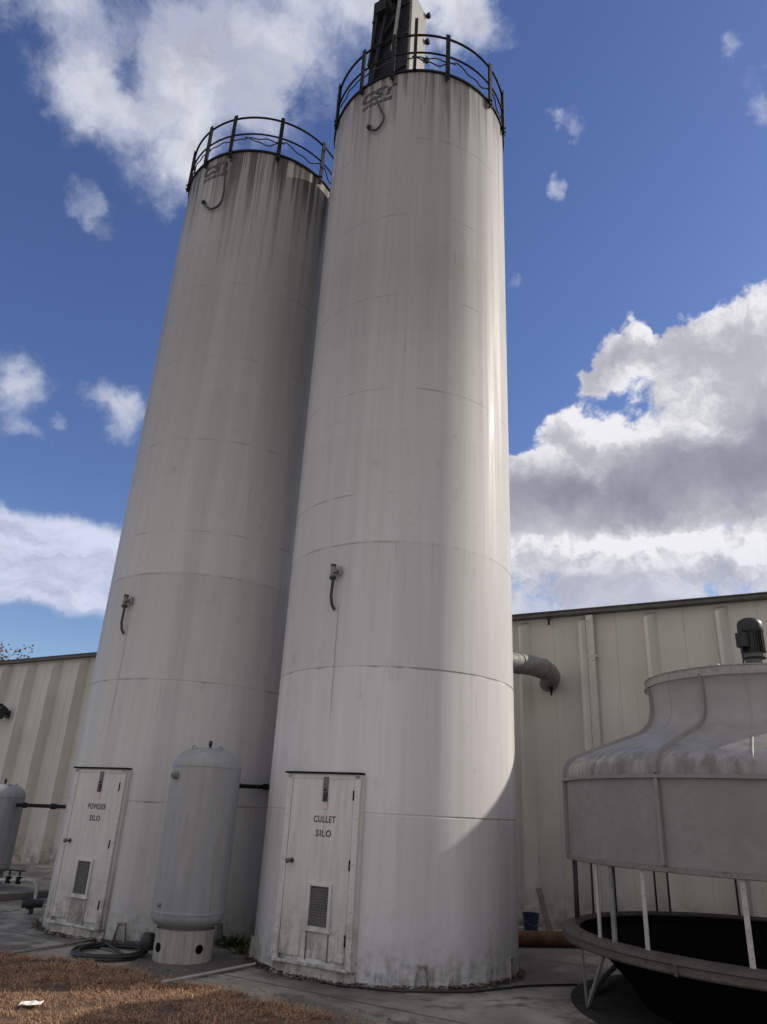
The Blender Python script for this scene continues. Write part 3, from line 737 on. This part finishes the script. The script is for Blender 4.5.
tag(g.build('hose', M['black']), 'black hose coiled on the concrete before the powder silo', 'hose')

def pipe_thing(name, label, cat, pts, r, m, n=10):
    g = MB(); g.tube(pts, r, n); return tag(g.build(name, m), label, cat)
pipe_thing('ground_conduit', 'thin grey conduit lying on concrete from lawn edge to powder silo', 'conduit', [(-3.72, 8.80, .028), (-3.4, 9.45, .022), (-3.16, 10.13, .022)], .014, M['grey_pipe'])
pipe_thing('loose_pipe', 'pale straight pipe lying on concrete between grey tank and cullet silo', 'pipe', [(-1.83, 7.93, .028), (-1.48, 8.48, .024), (-1.12, 9.03, .024)], .014, M['pvc'])
pipe_thing('cable_on_ground', 'thin black cable along the ground at the cullet silo foot', 'cable', [(-1.05, 9.1, .012), (-.7, 8.62, .012), (-.2, 8.28, .012), (.4, 8.17, .012), (1.1, 8.3, .012), (1.75, 8.72, .012), (2.3, 8.9, .012)], .011, M['black'], 6)
# pipes between tanks, silos and wall
hp = thing('air_line', 'dark pipe running from the tank through the gap between the silos', 'pipe', (0, 0, 0))
g = MB(); g.tube([(-1.86, 9.58, 1.81), (-1.68, 10.2, 1.815), (-1.36, 10.82, 1.83), (-1.2, 11.5, 1.83), (-1.1, 15.5, 1.83)], .028, 10); g.build('pipe', M['rail'], hp)
for p in ((-1.72, 10.05, 1.815), (-1.42, 10.7, 1.83)):
    g = MB(); g.tube([Vector(p) + Vector((-.02, -.05, 0)), Vector(p) + Vector((.02, .05, 0))], .042, 10); g.build('clamp', M['rail'], hp)
hp = thing('air_line', 'dark pipe running from the far tank to the side of the powder silo', 'pipe', (0, 0, 0))
g = MB(); g.tube([(-6.02, 13.5, 1.395), (-5.3, 12.85, 1.41), (-4.28, 12.0, 1.43)], .03, 10); g.build('pipe', M['rail'], hp)
for f in (.12, .55, .9):
    g = MB(); p = Vector((-6.02, 13.5, 1.395)).lerp(Vector((-4.28, 12.0, 1.43)), f); dd = Vector((.76, -.65, 0))*.05; g.tube([p - dd, p + dd], .045, 10); g.build('clamp', M['rail'], hp)
# pad, valves, coupler left
g = MB(); g.box((-6.75, 13.75, .05), (2.6, 1.5, .10), Matrix.Rotation(ang, 3, 'Z'))
tag(g.build('concrete_pad', M['concrete'], bevel=.015), 'low pale concrete pad under the far grey tank', 'pad')
vm = thing('valve_manifold', 'pale pipe with brass valves and a bent end beside the powder silo', 'pipe', (-5.6, 12.8, 0))
g = MB(); g.tube([(-.35, .12, .30), (0, .0, .31), (.30, 0, .33), (.42, 0, .32), (.49, 0, .25), (.50, 0, 0)], .028, 12); g.build('pipe', M['pvc'], vm)
for x in (.02, .18):
    g = MB(); g.tube([(x, 0, .27), (x, 0, .37)], .042, 12); g.tube([(x, 0, .38), (x, 0, .45)], .015, 8); g.bar((x - .08, 0, .455), (x + .08, 0, .455), .03, .015); g.build('valve', M['rail'], vm)
g = MB(); g.tube([(-4.86, 11.76, .13), (-4.62, 11.9, .13)], .055, 14); g.tube([(-4.80, 11.795, .13), (-4.74, 11.83, .13)], .075, 14); g.tube([(-4.74, 11.83, .0), (-4.74, 11.83, .13)], .03, 10)
tag(g.build('pipe_coupler', M['black']), 'short black pipe coupler near the powder silo foot', 'coupler')
g = MB(); g.tube([wp(-14.9, .35, .12), wp(-14.3, .35, .14)], .12, 12); g.tube([wp(-14.6, .35, .1), wp(-14.6, .32, .34)], .06, 10)
tag(g.build('drain_stub', M['black']), 'black stub of pipe at the foot of the wall beyond the powder silo', 'pipe')

# duct that leaves the right silo and turns into the wall
du = thing('duct', 'round grey duct bending from behind the cullet silo into the wall', 'duct', (0, 0, 0))
pts = [(1.35, 11.05, 3.86), (1.8, 11.3, 3.88), (2.3, 11.66, 3.91), (2.58, 11.93, 3.94), (2.82, 12.22, 3.95), (2.98, 12.48, 3.94), (3.08, 12.76, 3.92), (3.13, 13.02, 3.90), (3.16, 13.25, 3.89)]
g = MB(); g.tube(pts, .165, 20); g.build('duct_run', M['duct'], du)
for i in (2, 4, 6):
    g = MB(); a, b = Vector(pts[i]), Vector(pts[i+1]); dd = (b - a).normalized()*.02; g.tube([a - dd, a + dd], .174, 20); g.build('duct_band', M['duct'], du)
g = MB(); g.tube([(3.09, 12.78, 3.78), (3.09, 12.78, 3.60)], [.04, .012], 10); g.build('drip_spout', M['rail'], du)

# things behind the tower
pipe_thing('rusty_pipe', 'fat rusty brown pipe lying between the cullet silo and cooling tower', 'pipe', [(1.2, 11.0, .10), (2.2, 11.22, .10), (3.6, 11.5, .10), (5.0, 11.8, .10)], .095, M['rust'], 18)
bb = thing('bucket', 'blue plastic bucket at the foot of the wall behind the rusty pipe', 'bucket', (2.62, 12.75, 0), .2)
bb.scale = (.82, .82, .78)
g = MB(); g.lathe([(.001, .01), (.125, .01), (.155, .30), (.165, .30), (.165, .315), (.148, .315), (.12, .03), (.001, .03)], 28); g.build('bucket_body', M['blue'], bb, 30)
g = MB(); g.tube([(-.165, 0, .29), (-.15, -.05, .2), (-.08, -.14, .13), (.0, -.165, .10), (.08, -.14, .13), (.15, -.05, .2), (.165, 0, .29)], .005, 6); g.build('bail', M['steel'], bb)
g = MB(); g.bar((2.90, 12.65, .0), (2.80, 12.95, .58), .09, .022, (0, -1, .3)); tag(g.build('board', M['board'], bevel=.003), 'narrow grey board leaning by the blue bucket', 'board')
wr = random.Random(11)
def weed(label, x, y, n, h):
    g = MB()
    for i in range(n):
        a = wr.uniform(0, 6.28); L = h*wr.uniform(.5, 1); tl = wr.uniform(.3, 1.2); o = Vector((wr.gauss(0, h*.35), wr.gauss(0, h*.35), 0))
        d = Vector((math.cos(a)*math.sin(tl), math.sin(a)*math.sin(tl), math.cos(tl))); s = Vector((-math.sin(a), math.cos(a), 0))*L*.16
        p1 = o + d*L*.55; p2 = o + d*L + Vector((0, 0, -L*.25)); g.add([o, p1 - s, p2, p1 + s], [(0, 1, 2, 3)])
    o = g.build('weed', M['weed']); o.location = (x, y, 0); return tag(o, label, 'weed', 'weeds growing out of the concrete')
weed('largest green weed, behind the grey tank, in the gap between the silos', -1.55, 10.15, 110, .20)
weed('small green weed tuft at the left foot of the cullet silo', -1.35, 9.72, 60, .13)
weed('low weed tuft against the powder silo behind the grey tank', -1.95, 10.28, 50, .12)
# litter collected along the silo feet
g = MB()
for (cx, cy), a0, a1, N in (((.296, 9.876), -85, 75, 900), ((-2.785, 11.555), -80, 45, 650)):
    for i in range(N):
        a = wr.uniform(a0, a1); rr = SR + .02 + abs(wr.gauss(0, .05)); p = cyl(a, rr, wr.uniform(.002, .03)) + Vector((cx, cy, 0)); s = wr.uniform(.008, .03)
        e = Matrix.Rotation(wr.uniform(0, 6.28), 3, 'Z') @ Matrix.Rotation(wr.uniform(-.7, .7), 3, 'X')
        g.add([p + e @ Vector(q) for q in ((-s, -s*.4, 0), (s, -s*.4, 0), (s*.6, s*.4, .004), (-s*.7, s*.45, .002))], [(0, 1, 2, 3)])
for i in range(420):
    x = wr.uniform(-5, 1.0); y = edge_y(x) + wr.uniform(-2.2, .5); s = wr.uniform(.008, .022)
    e = Matrix.Rotation(wr.uniform(0, 6.28), 3, 'Z') @ Matrix.Rotation(wr.uniform(-.6, .6), 3, 'X'); p = Vector((x, y, .012 if y > edge_y(x) else .045))
    g.add([p + e @ Vector(q) for q in ((-s, -s*.4, 0), (s, -s*.4, 0), (s*.6, s*.4, .004), (-s*.7, s*.45, .002))], [(0, 1, 2, 3)])
tag(g.build('leaf_litter', M['litter']), 'dead leaves and grit along the silo feet and lawn edge', None, None, 'stuff')
g = MB(); vs = []; fs = []
for j in range(5):
    for i in range(6): vs.append((-.085 + .034*i, -.055 + .0275*j, .05 + .012*mnoise.noise((i*.9, j*.9, 2)) + .006*(i % 2)))
for j in range(4):
    for i in range(5): fs.append((j*6+i, j*6+i+1, j*6+i+7, j*6+i+6))
g.add(vs, fs); pp = g.build('paper', M['paper']); pp.location = (-2.6, 6.87, 0); pp.rotation_euler = (0, 0, .2)
sm = pp.modifiers.new('thickness', 'SOLIDIFY'); sm.thickness = .0015
tag(pp, 'small crumpled sheet of white paper on the brown grass', 'paper')

# ------------------------------------------------------------------ cooling tower
ct = thing('cooling_tower', 'round grey fibreglass cooling tower with black basin and motor on top', 'cooling tower', (4.078, 7.85, 0))
PROF = [(2.015, 2.00), (2.012, 2.06), (1.985, 2.135), (1.90, 2.21), (1.786, 2.262), (1.515, 2.372), (1.28, 2.462), (1.165, 2.52), (1.095, 2.60), (1.062, 2.70), (1.058, 2.80), (1.062, 2.90), (1.085, 2.985)]
def smooth_prof(P, k=5):
    o = []
    for i in range(len(P) - 1):
        p0, p1, p2, p3 = P[max(i-1, 0)], P[i], P[i+1], P[min(i+2, len(P)-1)]
        for j in range(k):
            f = j/k
            o.append(tuple(.5*((2*p1[c]) + (-p0[c]+p2[c])*f + (2*p0[c]-5*p1[c]+4*p2[c]-p3[c])*f*f + (-p0[c]+3*p1[c]-3*p2[c]+p3[c])*f**3) for c in (0, 1)))
    return o + [P[-1]]
SP = smooth_prof(PROF)
g = MB(); g.lathe([(2.015, 1.29), (2.015, 1.985)], 128); g.lathe([(1.985, 1.29), (1.985, 1.985)], 128); g.lathe([(1.985, 1.29), (2.015, 1.29)], 128)
g.build('casing', M['frp'], ct)
g = MB(); g.lathe(SP, 128); g.lathe([(r - .03, z) for r, z in SP], 128); g.build('hood', M['bell'], ct, 60)
g = MB(); g.lathe([(2.013, 1.978), (2.05, 1.982), (2.05, 2.012), (2.013, 2.018)], 128); g.build('eave_flange', M['frp'], ct, 30)
g = MB(); g.lathe([(2.012, 1.245), (2.035, 1.25), (2.035, 1.285), (2.017, 1.292)], 128); g.lathe([(1.98, 1.245), (2.035, 1.246)], 128); g.build('bottom_flange', M['flange'], ct, 30)
for k in range(8):
    a = -97 + 45*k; g = MB(); q = cyl(a, 1, 0)
    g.bar(q*2.035 + Vector((0, 0, 1.30)), q*2.035 + Vector((0, 0, 1.977)), .035, .045, q); g.build('casing_rib', M['frp'], ct, bevel=.008)
for k in range(16):
    a = -97 + 22.5*k; g = MB(); q = cyl(a, 1, 0); tq = Vector((math.cos(R_(a)), math.sin(R_(a)), 0)); vs = []
    w, h = (.022, .042) if k % 2 == 0 else (.010, .006)
    for r, z in SP:
        nn = q*1.0; vs += [q*(r - .004) + tq*w + Vector((0, 0, z)), q*(r + h*.8) + tq*w*.55 + Vector((0, 0, z + h*.6)), q*(r + h*.8) - tq*w*.55 + Vector((0, 0, z + h*.6)), q*(r - .004) - tq*w + Vector((0, 0, z))]
    N = len(SP); g.add(vs, [(i*4+j, i*4+j+1, i*4+j+5, i*4+j+4) for i in range(N - 1) for j in range(3)], 0, True)
    g.build('hood_rib', M['frp'] if k % 2 == 0 else M['bell'], ct, 40)
g = MB(); g.lathe([(1.075, 2.985), (1.105, 2.985), (1.105, 3.0), (1.088, 3.005), (1.088, 3.068), (1.098, 3.07), (1.098, 3.08), (1.065, 3.08), (1.065, 2.99)], 128)
g.build('fan_ring', M['bracket'], ct, 30)
g = MB()
for k in range(36): g.bar(cyl(k*10, .12, 3.04), cyl(k*10, 1.082, 3.04), .008, .008)
for r in (.3, .5, .7, .9): g.tube([cyl(a*5, r, 3.033) for a in range(72)], .004, 5, closed=True)
g.build('fan_guard', M['bracket'], ct)
for a in (-45, 45): g = MB(); g.bar(cyl(a, -1.06, 3.075), cyl(a, 1.06, 3.075), .10, .05); g.build('motor_beam', M['bracket'], ct, bevel=.006)
mo = MB(); mo.lathe([(.001, 3.155), (.21, 3.155), (.21, 3.20), (.135, 3.22), (.125, 3.34), (.165, 3.36), (.165, 3.40), (.001, 3.40)], 32)
for k in range(4): mo.bar(cyl(k*90 + 20, .12, 3.26), cyl(k*90 + 20, .20, 3.20), .03, .10)
mt = mo.build('motor_base', M['motor_grey'], ct, 30)
g = MB(); g.lathe([(.001, 3.40), (.150, 3.40), (.150, 3.70), (.001, 3.70)], 32)
for k in range(26): g.bar(cyl(k*360/26, .155, 3.42), cyl(k*360/26, .155, 3.69), .008, .03, cyl(k*360/26, 1, 0))
g.build('motor', M['motor'], mt, 30)
g = MB(); g.lathe([(.172, 3.66), (.178, 3.67), (.178, 3.76), (.160, 3.80), (.11, 3.83), (.001, 3.845)], 32); g.build('fan_cowl', M['motor'], mt, 40)
g = MB(); q = cyl(-62, 1, 0); Mq = Matrix((Vector((math.cos(R_(-62)), math.sin(R_(-62)), 0)), -q, Vector((0,0,1)))).transposed(); g.box(q*.225 + Vector((0, 0, 3.55)), (.14, .11, .17), Mq)
g.tube([q*.25 + Vector((0,0,3.48)), q*.26 + Vector((0,0,3.3)), q*.32 + Vector((0,0,3.16))], .014, 8); g.build('terminal_box', M['motor'], mt, bevel=.01)
mt.location = (.07, 0, .22); mt.scale = (.74, .74, .93)
# basin
g = MB(); g.lathe([(.001, .02), (2.02, .02), (2.05, .012), (2.05, 0)], 96, c=(4.078, 7.85, 0))  # flat black disc stands in for the shade below the basin
tag(g.build('tower_shade_disc', M['shade_disc'], None, 30), 'black disc on the ground painting in the shade under the cooling tower', 'shade_disc')
g = MB(); g.lathe([(1.93, .62), (1.965, .652), (2.03, .650), (2.085, .632), (2.105, .622), (2.108, .605), (2.092, .595), (2.095, .545), (2.085, .53), (2.0, .535), (1.93, .58)], 128)
g.build('basin_rim', M['rim'], ct, 30)
for a in (-50.3, 9.7, 69.7, 129.7, 189.7, 249.7):
    g = MB(); q = cyl(a, 1, 0); g.bar(q*2.098 + Vector((0, 0, .525)), q*2.106 + Vector((0, 0, .612)), .03, .03, q); g.build('rim_joint', M['rim'], ct, bevel=.006)
g = MB(); g.lathe([(1.95, .60), (1.90, .52), (1.70, .44), (1.48, .22), (1.0, .14), (.001, .12)], 96); g.lathe([(1.97, .55), (1.90, .50), (1.72, .42), (1.50, .20), (1.38, .02)], 96)
g.build('basin', M['basin'], ct)
for k in range(6):
    a = -92.6 + 60*k
    for da in (7, 19):
        g = MB(); g.bar(cyl(a + 1, 1.95, .0), cyl(a + da, 2.035, .53), .035, .02, cyl(a, 1, 0)); g.build('basin_leg', M['bracket'], ct)
    g = MB(); g.bar(cyl(a - 1.5, 1.95, .01), cyl(a + 4, 1.95, .01), .08, .015); g.build('foot_plate', M['bracket'], ct)
for a in (-76.5, -59, -35, -12, 12, 36, 60, 84, 108):
    g = MB(); q = cyl(a, 1, 0); g.bar(cyl(a, 2.0, .64), cyl(a, 2.0, 1.238), .038, .008, q); g.bar(cyl(a - .55, 1.985, .64), cyl(a - .55, 1.985, 1.238), .008, .035, q)
    for z in (.72, .9, 1.05, 1.18): g.box(cyl(a, 2.006, z), (.012, .012, .012))
    g.build('post', M['post'], ct)
g = MB(); g.tube([cyl(-70.3, 1.99, .60), cyl(-70.3, 1.99, 1.24)], .024, 12); g.build('riser_pipe', M['grey_pipe'], ct)
for a in (-114.2, -118, -132, -145.6, -164, -169.2, 166.8, 140, 125):
    g = MB(); g.tube([cyl(a, 1.99, .62), cyl(a, 1.99, 1.24)], .013, 8); g.build('tie_rod', M['dark_rod'], ct)
pipe_thing('drain_pipe', 'dark drain pipe on the ground under the cooling tower rim', 'pipe', [(2.3, 8.35, .05), (2.6, 8.9, .10), (3.1, 9.75, .16), (3.4, 10.2, .18)], .028, M['grey_pipe'])

# ------------------------------------------------------------------ bare tree beyond the building
tr = thing('tree', 'bare twiggy tree top showing over the roof beside the powder silo', 'tree', (-21.6, 39.8, 0))
tb = MB(); tw = MB(); lf = MB(); trn = random.Random(21)
def grow(p, d, L, r, lev):
    pts = [p]; q = p
    for i in range(4):
        d = (d + Vector((trn.gauss(0, .12), trn.gauss(0, .12), trn.gauss(.03, .08)))).normalized(); q = q + d*L/4; pts.append(q)
    (tb if lev < 2 else tw).tube(pts, [r*(1 - .13*i) for i in range(5)], 6 if lev < 2 else 4, caps=False)
    if lev < 5:
        for k in range(3 if lev < 4 else 4):
            s = pts[trn.choice((2, 3, 4))]; dd = (d + Vector((trn.gauss(0, .6), trn.gauss(0, .6), trn.gauss(.15, .35)))).normalized()
            grow(s, dd, L*trn.uniform(.55, .8), r*.55, lev + 1)
    else:
        for k in range(3):
            c = pts[-1] + Vector((trn.gauss(0, .15), trn.gauss(0, .15), trn.gauss(0, .15))); u = Vector((trn.gauss(0, 1), trn.gauss(0, 1), trn.gauss(0, 1))).normalized()*.09; v = u.orthogonal()*.6
            lf.add([c - u, c + v, c + u, c - v], [(0, 1, 2, 3)])
grow(Vector((0, 0, -.05)), Vector((.05, 0, 1)), 3.6, .22, 0)
grow(Vector((0, 0, 3.0)), Vector((.4, 0, 1)).normalized(), 2.6, .14, 1)
tb.build('trunk', M['bark'], tr); twg = tw.build('crown', M['bark'], tr); lf.build('leaves', M['leaf'], tr)
S.cycles.max_bounces = 8
